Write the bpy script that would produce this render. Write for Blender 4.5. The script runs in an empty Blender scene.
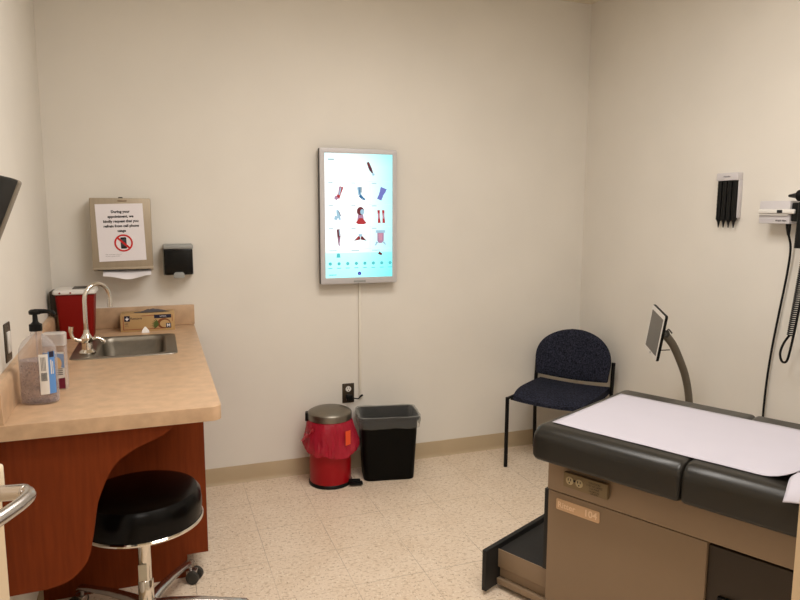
import bpy, bmesh, math, random
from math import sin, cos, pi, radians as R
from mathutils import Vector as V3, Matrix, noise

random.seed(7)
S = bpy.context.scene
COL = S.collection

# ------------------------------------------------------------------ camera
FPX, YAW, PITCH, ROLL, CAMH = 664.32, .349656, .132186, .0027954, 1.51
fw = V3((sin(YAW)*cos(PITCH), cos(YAW)*cos(PITCH), -sin(PITCH)))
r0 = V3((cos(YAW), -sin(YAW), 0)); u0 = r0.cross(fw)
rt = r0*cos(ROLL) + u0*sin(ROLL); up = -r0*sin(ROLL) + u0*cos(ROLL)
cam = bpy.data.cameras.new('camera'); cam.sensor_width = 36; cam.lens = FPX/800*36; cam.clip_start = .02
camo = bpy.data.objects.new('camera', cam); COL.objects.link(camo)
m = Matrix((rt, up, -fw)).transposed().to_4x4(); m.translation = (0, 0, CAMH); camo.matrix_world = m
S.camera = camo
# ------------------------------------------------------------------ world, light, exposure
w = bpy.data.worlds.new('world'); S.world = w; w.use_nodes = True
w.node_tree.nodes['Background'].inputs[0].default_value = (1, .9, .78, 1)
w.node_tree.nodes['Background'].inputs[1].default_value = .03
S.view_settings.view_transform = 'Standard'; S.view_settings.look = 'None'
S.view_settings.gamma = 1; S.view_settings.exposure = 0; S.view_settings.use_curve_mapping = False
def area(name, loc, sx, sy, power, col, spread=180):
    l = bpy.data.lights.new(name, 'AREA'); l.shape = 'RECTANGLE'; l.size = sx; l.size_y = sy
    l.energy = power; l.color = col; l.spread = R(spread)
    o = bpy.data.objects.new(name, l); o.location = loc; COL.objects.link(o); return o
area('troffer_light', (.95, 2.0, 2.745), 1.14, .54, 24.5, (1, .975, .955), 180)
area('doorway_fill_light', (1.1, .9, 2.745), 1.14, .3, 18.5, (1, .97, .945), 170)  # unseen fill lamp, added to brighten the walls and near floor
area('corridor_fill_light', (-.2, -1.0, 2.745), 1.1, .5, 26, (1, .96, .93), 180)  # added fill from the unseen corridor, through the doorway

# ------------------------------------------------------------------ helpers
def lin(r, g, b):
    f = lambda c: c/12.92 if c <= .04045 else ((c+.055)/1.055)**2.4
    return (f(r/255), f(g/255), f(b/255))
def mat(name, rgb, rough=.5, metal=0., var=0., vscale=8., bump=0., bscale=60., trans=0., ior=1.45, alpha=1., coat=0., emit=None, estr=1., stretch=(1, 1, 1), spec=.5, detail=4.):
    M = bpy.data.materials.new(name); M.use_nodes = True
    nt = M.node_tree; b = nt.nodes['Principled BSDF']; c = lin(*rgb)
    b.inputs['Base Color'].default_value = (*c, 1); b.inputs['Roughness'].default_value = rough
    b.inputs['Metallic'].default_value = metal; b.inputs['Transmission Weight'].default_value = trans
    b.inputs['IOR'].default_value = ior; b.inputs['Alpha'].default_value = alpha
    b.inputs['Coat Weight'].default_value = coat; b.inputs['Specular IOR Level'].default_value = spec
    if emit:
        b.inputs['Emission Color'].default_value = (*lin(*emit), 1); b.inputs['Emission Strength'].default_value = estr
    if var or bump:
        tc = nt.nodes.new('ShaderNodeTexCoord'); mp = nt.nodes.new('ShaderNodeMapping')
        mp.inputs['Scale'].default_value = stretch; nt.links.new(tc.outputs['Object'], mp.inputs[0])
    if var:
        n = nt.nodes.new('ShaderNodeTexNoise'); n.inputs['Scale'].default_value = vscale; n.inputs['Detail'].default_value = detail
        rp = nt.nodes.new('ShaderNodeValToRGB'); nt.links.new(mp.outputs[0], n.inputs['Vector'])
        rp.color_ramp.elements[0].position = .3; rp.color_ramp.elements[1].position = .7
        rp.color_ramp.elements[0].color = (*[x*(1-var) for x in c], 1); rp.color_ramp.elements[1].color = (*[min(1, x*(1+var)) for x in c], 1)
        nt.links.new(n.outputs[0], rp.inputs[0]); nt.links.new(rp.outputs[0], b.inputs['Base Color'])
    if bump:
        n2 = nt.nodes.new('ShaderNodeTexNoise'); n2.inputs['Scale'].default_value = bscale; nt.links.new(mp.outputs[0], n2.inputs['Vector'])
        bp = nt.nodes.new('ShaderNodeBump'); bp.inputs['Strength'].default_value = bump; bp.inputs['Distance'].default_value = .002
        nt.links.new(n2.outputs[0], bp.inputs['Height']); nt.links.new(bp.outputs[0], b.inputs['Normal'])
    return M

class MB:
    def __init__(s): s.bm = bmesh.new()
    def _set(s, vs, mi):
        for f in {f for v in vs for f in v.link_faces}: f.material_index = mi
    def _bev(s, vs, w, seg):
        es = list({e for v in vs for e in v.link_edges})
        r = bmesh.ops.bevel(s.bm, geom=es, offset=w, segments=seg, profile=.5, affect='EDGES', clamp_overlap=True)
    def box(s, lo, hi, bev=0, seg=2, mi=0, M=None):
        tmp = bmesh.new()
        bmesh.ops.create_cube(tmp, size=1)
        for v in tmp.verts:
            v.co = V3(tuple(lo[i] + (v.co[i]+.5)*(hi[i]-lo[i]) for i in range(3)))
        if bev: bmesh.ops.bevel(tmp, geom=list(tmp.edges), offset=bev, segments=seg, profile=.5, affect='EDGES', clamp_overlap=True)
        if M: bmesh.ops.transform(tmp, matrix=M, verts=tmp.verts)
        s.add(tmp, mi); return s
    def add(s, tmp, mi=None):
        mp = {}
        for v in tmp.verts: mp[v] = s.bm.verts.new(v.co)
        for f in tmp.faces:
            try: g = s.bm.faces.new([mp[v] for v in f.verts])
            except ValueError: continue
            g.material_index = f.material_index if mi is None else mi
        tmp.free()
    def loft(s, rings, cap0=True, cap1=True, mi=0, closed=True):
        R_ = [[s.bm.verts.new(p) for p in r] for r in rings]
        n = len(R_[0])
        for a, b in zip(R_, R_[1:]):
            for i in range(n if closed else n-1):
                j = (i+1) % n
                s.bm.faces.new((a[i], a[j], b[j], b[i])).material_index = mi
        if cap0: s.bm.faces.new(R_[0][::-1]).material_index = mi
        if cap1: s.bm.faces.new(R_[-1]).material_index = mi
        return s
    def lathe(s, prof, seg=32, o=(0, 0, 0), mi=0, cap0=True, cap1=True, M=None):
        rings = []
        for r, z in prof:
            q = [V3((o[0]+r*cos(2*pi*i/seg), o[1]+r*sin(2*pi*i/seg), o[2]+z)) for i in range(seg)]
            rings.append([M @ p for p in q] if M else q)
        return s.loft(rings, cap0, cap1, mi)
    def cyl(s, p0, p1, r0, r1=None, seg=20, mi=0):
        return s.tube([p0, p1], [r0, r0 if r1 is None else r1], seg, mi)
    def tube(s, pts, r, seg=10, mi=0, flat=None):
        pts = [V3(p) for p in pts]; n = len(pts)
        rs = r if isinstance(r, (list, tuple)) else [r]*n
        t = (pts[1]-pts[0]).normalized(); a = t.orthogonal().normalized()
        if flat: a = (V3(flat) - t*V3(flat).dot(t)).normalized()
        rings = []
        for i, p in enumerate(pts):
            t = ((pts[min(i+1, n-1)]-pts[i]).normalized() + (pts[i]-pts[max(i-1, 0)]).normalized()).normalized()
            a = (a - t*a.dot(t)).normalized(); b = t.cross(a)
            ra, rb = rs[i] if isinstance(rs[i], tuple) else (rs[i], rs[i])
            rings.append([p + a*ra*cos(2*pi*k/seg) + b*rb*sin(2*pi*k/seg) for k in range(seg)])
        return s.loft(rings, True, True, mi)
    def prism(s, outer, depth, frame, holes=(), bev=0, seg=2, mi=0, bev_edges='both'):
        """outline (2D, in the frame's x/y axes) pushed by depth along the frame's z"""
        tmp = bmesh.new(); es = []
        for loop in [outer, *holes]:
            vs = [tmp.verts.new((x, y, 0)) for x, y in loop]
            es += [tmp.edges.new((vs[i], vs[(i+1) % len(vs)])) for i in range(len(vs))]
        bmesh.ops.triangle_fill(tmp, use_beauty=True, use_dissolve=False, edges=es)
        bmesh.ops.recalc_face_normals(tmp, faces=tmp.faces)
        ext = bmesh.ops.extrude_face_region(tmp, geom=list(tmp.faces))
        top = [g for g in ext['geom'] if isinstance(g, bmesh.types.BMVert)]
        bmesh.ops.translate(tmp, vec=(0, 0, depth), verts=top)
        bmesh.ops.recalc_face_normals(tmp, faces=tmp.faces)
        bmesh.ops.dissolve_limit(tmp, angle_limit=.001, verts=tmp.verts, edges=tmp.edges) if not holes else None
        if bev:
            ee = []
            for e in tmp.edges:
                z = [v.co.z for v in e.verts]
                if len(e.link_faces) == 2 and e.calc_face_angle(0) > .6 and abs(z[0]-z[1]) < 1e-6:
                    if bev_edges == 'both' or (bev_edges == 'top') == (abs(z[0]-depth) < 1e-6): ee.append(e)
            bmesh.ops.bevel(tmp, geom=ee, offset=bev, segments=seg, profile=.5, affect='EDGES', clamp_overlap=True)
        bmesh.ops.transform(tmp, matrix=frame, verts=tmp.verts)
        s.add(tmp, mi); return s
    def poly(s, pts, frame, mi=0, z=0):
        vs = [s.bm.verts.new(frame @ V3((x, y, z))) for x, y in pts]
        s.bm.faces.new(vs).material_index = mi; return s
    def text(s, body, size, frame, x, y, z=0, mi=0, align='CENTER', bold=0.):
        cu = bpy.data.curves.new('lettering', 'FONT'); cu.body = body; cu.size = size; cu.align_x = align; cu.align_y = 'CENTER'
        cu.offset = bold; cu.resolution_u = 3
        ob = bpy.data.objects.new('lettering', cu); COL.objects.link(ob)
        dg = bpy.context.evaluated_depsgraph_get(); me = bpy.data.meshes.new_from_object(ob.evaluated_get(dg))
        tmp = bmesh.new(); tmp.from_mesh(me)
        bmesh.ops.transform(tmp, matrix=frame @ Matrix.Translation((x, y, z)), verts=tmp.verts)
        s.add(tmp, mi); bpy.data.objects.remove(ob); bpy.data.curves.remove(cu); bpy.data.meshes.remove(me); return s
    def build(s, name, mats, parent=None, loc=None, smooth=40, recalc=True):
        if recalc: bmesh.ops.recalc_face_normals(s.bm, faces=s.bm.faces)
        me = bpy.data.meshes.new(name); s.bm.to_mesh(me); s.bm.free()
        for k in (mats if isinstance(mats, (list, tuple)) else [mats]): me.materials.append(k)
        if smooth:
            me.shade_smooth(); me.set_sharp_from_angle(angle=R(smooth))
        o = bpy.data.objects.new(name, me); COL.objects.link(o)
        if parent: o.parent = parent
        if loc: o.location = loc
        return o
def tag(o, label, cat, group=None, kind=None):
    o['label'] = label; o['category'] = cat
    if group: o['group'] = group
    if kind: o['kind'] = kind
    return o
def thing(name, label, cat, loc=(0, 0, 0), rz=0, group=None):
    o = bpy.data.objects.new(name, None); COL.objects.link(o); o.location = loc; o.rotation_euler = (0, 0, rz)
    o.empty_display_size = .1
    return tag(o, label, cat, group)
def struct(o, label, cat): o['kind'] = 'structure'; o['label'] = label; o['category'] = cat; return o
def frame(o, x, y):
    """4x4 with the given origin, x axis and y axis"""
    x = V3(x).normalized(); y = V3(y).normalized(); z = x.cross(y)
    M = Matrix((x, y, z)).transposed().to_4x4(); M.translation = V3(o); return M
def rrect(x0, x1, y0, y1, r, n=5):
    out = []
    for cx, cy, a0 in ((x1-r, y1-r, 0), (x0+r, y1-r, 90), (x0+r, y0+r, 180), (x1-r, y0+r, 270)):
        for k in range(n+1):
            a = R(a0+90*k/n); out.append((cx+r*cos(a), cy+r*sin(a)))
    return out
def ring(p2, z): return [V3((x, y, z)) for x, y in p2]
def spline(P, n=8):
    P = [V3(p) for p in P]; out = []
    for i in range(len(P)-1):
        a, b, c, d = P[max(i-1, 0)], P[i], P[i+1], P[min(i+2, len(P)-1)]
        for k in range(n):
            t = k/n
            out.append(.5*((2*b)+(c-a)*t+(2*a-5*b+4*c-d)*t*t+(3*b-a-3*c+d)*t**3))
    return out+[P[-1]]
def disc(cx, cy, rx, ry=None, n=24, a0=0, a1=2*pi):
    ry = rx if ry is None else ry
    return [(cx+rx*cos(a0+(a1-a0)*k/n), cy+ry*sin(a0+(a1-a0)*k/n)) for k in range(n)]

# ------------------------------------------------------------------ materials
wallm = mat('wall_paint', (227, 222, 213), .75, var=.03, vscale=2, bump=.12, bscale=180)
ceilm = mat('ceiling_tile', (225, 215, 195), .9, var=.08, vscale=60, bump=.3, bscale=120)
basem = mat('cove_base_vinyl', (184, 164, 134), .55, var=.04, vscale=6)
jambm = mat('cream_painted_frame', (226, 204, 172), .5, var=.03)
woodm = mat('cherry_laminate', (118, 52, 22), .45, var=.13, vscale=9, stretch=(9, 9, .7), spec=.12)
lamm = mat('tan_laminate', (194, 162, 130), .38, var=.12, vscale=22, detail=8, stretch=(1, 1, 1))
steel = mat('brushed_steel', (138, 132, 122), .4, 1, var=.08, vscale=30, stretch=(1, 12, 1))
chrome = mat('chrome', (225, 220, 212), .08, 1)
satin = mat('satin_chrome', (196, 192, 190), .26, 1)
dullst = mat('dull_steel_sheet', (172, 158, 138), .5, .3, var=.04, vscale=12, stretch=(8, 1, 1))
coverm = mat('white_cable_cover', (226, 220, 208), .6, var=.01)
exampaper = mat('exam_table_paper', (188, 184, 194), .8, var=.01)
paperm = mat('white_paper', (234, 229, 233), .8, var=.01)
blackp = mat('black_plastic', (13, 13, 13), .4, spec=.25)
blackr = mat('black_rubber', (24, 23, 22), .6, bump=.2, bscale=200)
greyp = mat('grey_plastic', (150, 152, 150), .45)
darkgrey = mat('dark_grey_plastic', (52, 50, 46), .45)
whitep = mat('white_plastic', (226, 222, 216), .4)
lgreyp = mat('pale_grey_plastic', (206, 202, 204), .45)
redp = mat('red_plastic', (128, 20, 14), .45, spec=.15)
redmet = mat('red_enamel', (156, 14, 24), .32, spec=.3)
bronze = mat('brown_steel_plate', (70, 60, 48), .4, .5)
ink = mat('black_ink', (25, 24, 26), .7)
tinyink = mat('grey_ink', (110, 106, 106), .7)
redink = mat('red_ink', (200, 30, 30), .7)
vinyl = mat('charcoal_vinyl', (35, 33, 29), .31, bump=.05, bscale=260, spec=.45)
taupe = mat('taupe_enamel', (140, 119, 96), .45, var=.02)
taupe2 = mat('taupe_plastic', (124, 106, 76), .5)
ivory = mat('ivory_outlet', (176, 160, 126), .5)
platem = mat('pale_nameplate', (206, 172, 138), .4, .2)
platelt = mat('nameplate_letter', (236, 208, 178), .4)
darkbrown = mat('dark_brown_panel', (52, 42, 32), .5)
fabric = mat('navy_fleck_fabric', (42, 44, 56), .95, var=.75, vscale=120, detail=3, bump=.5, bscale=250, spec=.08)
leather = mat('black_vinyl_seat', (6, 5, 5), .26, spec=.2)
cloudglass = None
def floor_material():
    M = bpy.data.materials.new('vinyl_floor_tile'); M.use_nodes = True; nt = M.node_tree; N = nt.nodes.new; L = nt.links.new
    b = nt.nodes['Principled BSDF']; b.inputs['Roughness'].default_value = .42; b.inputs['Specular IOR Level'].default_value = .35
    tc = N('ShaderNodeTexCoord')
    def nz(scale, det, lo, hi, c0, c1, st=(1, 1, 1)):
        mp = N('ShaderNodeMapping'); mp.inputs['Scale'].default_value = st; L(tc.outputs['Object'], mp.inputs[0])
        n = N('ShaderNodeTexNoise'); n.inputs['Scale'].default_value = scale; n.inputs['Detail'].default_value = det; L(mp.outputs[0], n.inputs['Vector'])
        r = N('ShaderNodeValToRGB'); r.color_ramp.elements[0].position = lo; r.color_ramp.elements[1].position = hi
        r.color_ramp.elements[0].color = (*c0, 1); r.color_ramp.elements[1].color = (*c1, 1); L(n.outputs[0], r.inputs[0]); return r.outputs[0]
    base = nz(5, 3, .3, .7, lin(222, 202, 179), lin(230, 212, 191))
    def mix(a, bcol, fac):
        x = N('ShaderNodeMix'); x.data_type = 'RGBA'; L(fac, x.inputs[0]); L(a, x.inputs[6]); x.inputs[7].default_value = (*bcol, 1); return x.outputs[2]
    k = (0, 0, 0); one = (1, 1, 1)
    col = mix(base, lin(190, 166, 138), nz(46, 2, .56, .63, k, (.75,)*3, (1, 2.2, 1)))
    col = mix(col, lin(240, 228, 210), nz(60, 2, .58, .66, k, (.7,)*3, (2, 1, 1)))
    col = mix(col, lin(152, 124, 96), nz(75, 1, .66, .71, k, (.8,)*3, (1.8, 1, 1)))
    sep = N('ShaderNodeSeparateXYZ'); L(tc.outputs['Object'], sep.inputs[0])
    def seam(out, off):
        a = N('ShaderNodeMath'); a.operation = 'SUBTRACT'; L(out, a.inputs[0]); a.inputs[1].default_value = off
        p = N('ShaderNodeMath'); p.operation = 'PINGPONG'; L(a.outputs[0], p.inputs[0]); p.inputs[1].default_value = .1524
        c = N('ShaderNodeMath'); c.operation = 'LESS_THAN'; L(p.outputs[0], c.inputs[0]); c.inputs[1].default_value = .0011; return c.outputs[0]
    mx = N('ShaderNodeMath'); mx.operation = 'MAXIMUM'; L(seam(sep.outputs[0], 1.003), mx.inputs[0]); L(seam(sep.outputs[1], 2.44), mx.inputs[1])
    fade = nz(3, 1, .35, .65, (.15,)*3, (.75,)*3)
    ml = N('ShaderNodeMath'); ml.operation = 'MULTIPLY'; L(mx.outputs[0], ml.inputs[0]); L(fade, ml.inputs[1])
    col = mix(col, lin(120, 98, 72), ml.outputs[0])
    L(col, b.inputs['Base Color']); return M
floorm = floor_material()
def film(name, rgb, opacity, rough=.12, bump=.4):
    """thin plastic film: part see-through, part glossy"""
    M = bpy.data.materials.new(name); M.use_nodes = True; nt = M.node_tree; N = nt.nodes.new; L = nt.links.new
    b = nt.nodes['Principled BSDF']; b.inputs['Base Color'].default_value = (*lin(*rgb), 1); b.inputs['Roughness'].default_value = rough
    tc = N('ShaderNodeTexCoord'); n = N('ShaderNodeTexNoise'); n.inputs['Scale'].default_value = 22; n.inputs['Detail'].default_value = 3; L(tc.outputs['Object'], n.inputs['Vector'])
    bp = N('ShaderNodeBump'); bp.inputs['Strength'].default_value = bump; bp.inputs['Distance'].default_value = .01; L(n.outputs[0], bp.inputs['Height']); L(bp.outputs[0], b.inputs['Normal'])
    t = N('ShaderNodeBsdfTransparent'); t.inputs[0].default_value = (*[min(1, .35+.65*x) for x in lin(*rgb)], 1)
    lw = N('ShaderNodeLayerWeight'); lw.inputs['Blend'].default_value = .35
    mr = N('ShaderNodeMapRange'); mr.inputs['To Min'].default_value = opacity; mr.inputs['To Max'].default_value = min(1, opacity+.35); L(lw.outputs['Facing'], mr.inputs['Value'])
    mx = N('ShaderNodeMixShader'); L(mr.outputs[0], mx.inputs[0]); L(t.outputs[0], mx.inputs[1]); L(b.outputs[0], mx.inputs[2])
    L(mx.outputs[0], nt.nodes['Material Output'].inputs['Surface']); return M
redbag = film('red_bag_film', (214, 52, 76), .45, .13, 1.0)
clearbag = film('clear_liner_film', (214, 214, 210), .08, .14, 1.0)
clearpl = film('clear_bottle_plastic', (240, 238, 240), .07, .06, .05)
gelm = film('clear_gel', (215, 205, 206), .10, .1, .9)
def bubbles(M):
    nt = M.node_tree; N = nt.nodes.new; L = nt.links.new
    tc = N('ShaderNodeTexCoord'); v = N('ShaderNodeTexNoise'); v.inputs['Scale'].default_value = 190; v.inputs['Detail'].default_value = 1; L(tc.outputs['Object'], v.inputs['Vector'])
    r = N('ShaderNodeValToRGB'); r.color_ramp.elements[0].position = .54; r.color_ramp.elements[1].position = .62; L(v.outputs[0], r.inputs[0])
    d = N('ShaderNodeBsdfDiffuse'); d.inputs[0].default_value = (*lin(150, 134, 134), 1)
    out = nt.nodes['Material Output']; old = out.inputs['Surface'].links[0].from_socket
    f = N('ShaderNodeMath'); f.operation = 'MULTIPLY'; f.inputs[1].default_value = .55; L(r.outputs[0], f.inputs[0])
    x = N('ShaderNodeMixShader'); L(f.outputs[0], x.inputs[0]); L(old, x.inputs[1]); L(d.outputs[0], x.inputs[2]); L(x.outputs[0], out.inputs['Surface'])
bubbles(gelm)

# ------------------------------------------------------------------ the room
XL, XR, YB, YF, ZC = -.5, 2.6, 3.665, .42, 2.79
def lw_x(y): return -.5 + .027*(YB-y)              # the left wall runs slightly askew
o = MB().box((-1.8, -2.2, -.05), (XR+.1, YB+.1, 0)).build('floor', floorm, smooth=0); struct(o, 'speckled beige vinyl tile floor', 'floor')
cb = MB().box((-1.8, -2.2, ZC), (XR+.1, YB+.1, ZC+.05))
o = cb.build('ceiling', ceilm, smooth=0); struct(o, 'cream acoustic tile ceiling', 'ceiling')
o = MB().box((XL-.3, YB, 0), (XR+.1, YB+.1, ZC)).build('wall_back', wallm, smooth=0); struct(o, 'cream painted back wall behind the display', 'wall')
o = MB().box((XR, YF-.12, 0), (XR+.1, YB, ZC)).build('wall_right', wallm, smooth=0); struct(o, 'cream painted wall beside the exam table', 'wall')
o = MB().prism([(lw_x(YF), YF), (lw_x(YB), YB), (lw_x(YB)-.2, YB), (lw_x(YF)-.2, YF)], ZC, Matrix.Identity(4)).build('wall_left', wallm, smooth=0); struct(o, 'cream painted wall behind the counter', 'wall')
# front wall with the doorway the camera stands in
DX0, DX1 = -.41, .548
fb = MB().box((-1.8, YF-.12, 0), (DX0-.03, YF, ZC)).box((DX1+.03, YF-.12, 0), (XR, YF, ZC)).box((DX0-.03, YF-.12, 2.13), (DX1+.03, YF, ZC))
o = fb.build('wall_front', wallm, smooth=0); struct(o, 'cream wall around the doorway', 'wall')
tb = MB().box((DX0-.05, YF-.14, 0), (DX0, YF+.004, 2.10), .003).box((DX1, YF-.14, 0), (DX1+.05, YF+.004, 2.10), .003).box((DX0-.05, YF-.14, 2.10), (DX1+.05, YF+.004, 2.15), .003)
o = tb.build('trim_1', jambm); struct(o, 'cream steel door frame at the near edge', 'door frame')
# corridor behind the camera
o = MB().box((-1.8, -2.3, 0), (XR, -2.2, ZC)).build('wall_corridor', wallm, smooth=0); struct(o, 'cream corridor wall opposite the doorway', 'wall')
o = MB().box((-1.9, -2.2, 0), (-1.8, YF-.12, ZC)).build('wall_corridor_end', wallm, smooth=0); struct(o, 'cream end wall of the corridor', 'wall')
o = MB().box((XR, -2.2, 0), (XR+.1, YF-.12, ZC)).build('wall_corridor_far_end', wallm, smooth=0); struct(o, 'cream far end wall of the corridor', 'wall')
# cove base
cove = [(0, 0), (.018, 0), (.013, .004), (.009, .012), (.007, .024), (.0065, .09), (.004, .096), (0, .096)]
o = MB().prism(cove, XR-.152, frame((XR, YB, 0), (0, -1, 0), (0, 0, 1))).build('baseboard_back', basem); struct(o, 'tan vinyl cove base along the back wall', 'baseboard')
o = MB().prism(cove, YB-YF, frame((XR, YF, 0), (-1, 0, 0), (0, 0, 1))).build('baseboard_right', basem); struct(o, 'tan vinyl cove base along the wall by the exam table', 'baseboard')
Lx = V3((lw_x(YF), YF, 0)) - V3((lw_x(2.7), 2.7, 0))
o = MB().prism(cove, Lx.length, frame((lw_x(2.7), 2.7, 0), (1, .027, 0), (0, 0, 1))).build('baseboard_left', basem); struct(o, 'tan vinyl cove base under the counter', 'baseboard')

# the open door with its lever
hx, hy = -.398, .425; lx, ly = -.281, 1.31
dv = V3((lx-hx, ly-hy, 0)); dl = dv.length; dd = dv.normalized(); dn = V3((dd.y, -dd.x, 0))     # dn: out of the visible face
dr = MB().box((0, 0, .008), (dl, .044, 2.08), .002)
door = dr.build('door_1', jambm); door.matrix_world = frame((hx, hy, 0), dd, -dn) @ Matrix.Identity(4)
door['kind'] = 'structure'; door['label'] = 'open cream door with a lever handle at the near edge'; door['category'] = 'door'
hb = MB()
HZ = 1.032; hp = dl-.062                              # lever: in door coordinates, face at y = 0, out = -y
hb.lathe([(.028, 0), (.028, .006), (.024, .009)], 24, M=frame((hp, 0, HZ), (1, 0, 0), (0, 0, 1)))
hb.cyl((hp, -.008, HZ), (hp, -.056, HZ), .0135, seg=16)
arc = [(hp, -.05, HZ), (hp-.002, -.058, HZ), (hp-.010, -.066, HZ), (hp-.024, -.070, HZ), (hp-.05, -.066, HZ-.001), (hp-.085, -.055, HZ-.002), (hp-.115, -.044, HZ-.003)]
hb.tube(spline(arc, 5), [(.0135, .0135)]*6+[(.012, .0115)]*25, 14, flat=(0, 0, 1))
o = hb.build('lever_handle', satin, door); o['label'] = 'satin chrome lever handle'
o = MB().box((dl-.012, -.005, 1.015), (dl+.008, .02, 1.062), .006, 3).build('edge_guard', mat('cream_plastic', (226, 212, 186), .5), door); o['label'] = 'cream plastic edge guard'

# ------------------------------------------------------------------ ceiling lights (above the frame)
def troffer(cx, cy, sx, sy, label):
    t = thing('ceiling_light', label, 'ceiling light', (cx, cy, ZC), 0)
    f = MB()
    f.box((-sx/2-.03, -sy/2-.03, -.03), (-sx/2, sy/2+.03, -.001), .003).box((sx/2, -sy/2-.03, -.03), (sx/2+.03, sy/2+.03, -.001), .003)
    f.box((-sx/2, -sy/2-.03, -.03), (sx/2, -sy/2, -.001), .003).box((-sx/2, sy/2, -.03), (sx/2, sy/2+.03, -.001), .003)
    f.build('light_frame', whitep, t)
    MB().box((-sx/2, -sy/2, -.02), (sx/2, sy/2, -.008)).build('diffuser', mat('lit_diffuser', (255, 240, 215), .6, emit=(255, 236, 205), estr=2.0), t, smooth=0)
    return t
troffer(.95, 2.0, 1.2, .6, 'large rectangular ceiling light above the middle of the room')
troffer(1.1, .9, 1.2, .36, 'added narrow ceiling fill light just inside the doorway')  # made-up fitting around the doorway fill lamp
troffer(-.2, -1.0, 1.2, .6, 'added rectangular ceiling fill light in the corridor behind the doorway')  # made-up fitting for the corridor fill, out of view

# ------------------------------------------------------------------ counter
CZ, CT = .915, .045
CY0, CY1, CX1 = 2.055, YB, .165
# worktop with a hole for the sink
SX0, SX1, SY0, SY1 = -.355, .062, 2.895, 3.385       # sink rim
out = [(lw_x(CY1), CY1), (CX1, CY1)]
rc = .03
out = [(lw_x(CY1)+.001, CY1-.001), (lw_x(CY0)+.001, CY0)]
out += [(CX1-rc+rc*cos(R(a)), CY0+rc+rc*sin(R(a))) for a in (-90, -72, -54, -36, -18, 0)]
out += [(CX1, CY1-.001)]
hole = rrect(SX0+.012, SX1-.012, SY0+.012, SY1-.012, .03)
ctr = thing('worktop', 'tan laminate worktop with rounded front edge and upstands, holding the sink', 'worktop', (0, 0, 0))
MB().prism(out, CT, Matrix.Translation((0, 0, CZ-CT)), holes=[hole], bev=.011, seg=3, bev_edges='top').build('counter_top', lamm, ctr)
MB().box((lw_x(YB)+.032, YB-.024, CZ), (CX1+.004, YB-.001, CZ+.105), .004).build('back_upstand', lamm, ctr)
sp = [(0, 0), (.032, 0), (.029, .05), (.0295, .085), (.026, .098), (.018, .105), (0, .105)]
y0, y1 = 2.06, YB-.001
a_, b_ = V3((lw_x(y0)+.001, y0, CZ)), V3((lw_x(y1)+.001, y1, CZ))
MB().prism(sp, -(b_-a_).length, frame(a_, (1, .027, 0), (0, 0, 1))).build('side_upstand', lamm, ctr)
# base cabinet beneath the sink
cab = thing('base_cabinet', 'cherry wood sink cabinet under the far end of the worktop', 'cabinet', (0, 0, 0))
EY, ED = 2.735, .02
endp = [(lw_x(EY)+.002, .0), (.062, .0), (.062, .098), (.146, .098), (.146, CZ-CT-.001), (lw_x(EY)+.002, CZ-CT-.001)]
MB().prism(endp, -ED, frame((0, EY, 0), (1, 0, 0), (0, 0, 1))).build('end_panel', woodm, cab, smooth=0)
cx0 = lw_x(EY)+.004
MB().box((cx0, EY+ED, .1), (.126, YB-.02, .118)).box((cx0, EY+ED, .118), (cx0+.018, YB-.022, CZ-CT-.002)).box((cx0, YB-.022, .118), (.126, YB-.004, CZ-CT-.002)).build('carcass', woodm, cab, smooth=0)
MB().box((.044, EY+ED, 0), (.062, YB-.02, .1)).build('toe_kick', darkbrown, cab, smooth=0)
for k in range(2):
    ya = EY+ED+.002+k*.453
    d = MB().box((.127, ya, .12), (.146, ya+.449, CZ-CT-.004), .002).build('cabinet_door', woodm, cab)
    hy2 = ya+(.40 if k == 0 else .05)
    MB().tube([(.146, hy2, .70), (.170, hy2, .70), (.172, hy2, .705), (.172, hy2, .795), (.170, hy2, .80), (.146, hy2, .80)], .004, 8).build('pull_handle', satin, d)
# wavy bracket panel carrying the near end of the worktop
PY = 2.10
xl = lw_x(PY)+.002
curve = [(.112, .869), (.06, .861), (.022, .848), (-.003, .831), (-.034, .815), (-.066, .803), (-.10, .787), (-.135, .764), (-.154, .742), (-.170, .715), (-.184, .684), (-.198, .648), (-.207, .610), (-.215, .560), (-.226, .500), (-.236, .466), (-.247, .446), (-.27, .420), (-.295, .403), (-.328, .393), (-.365, .388)]
curve = [(p.x, p.y) for p in spline([(x, y, 0) for x, y in curve], 3)]
MBp = MB().prism([(xl, .869)] + [(xl, .386)] + curve[::-1], .022, frame((0, PY+.022, 0), (1, 0, 0), (0, 0, 1)))
tag(MBp.build('support_panel', woodm, smooth=30), 'cherry wood bracket panel with wavy edge under near end of the worktop', 'panel')

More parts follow.
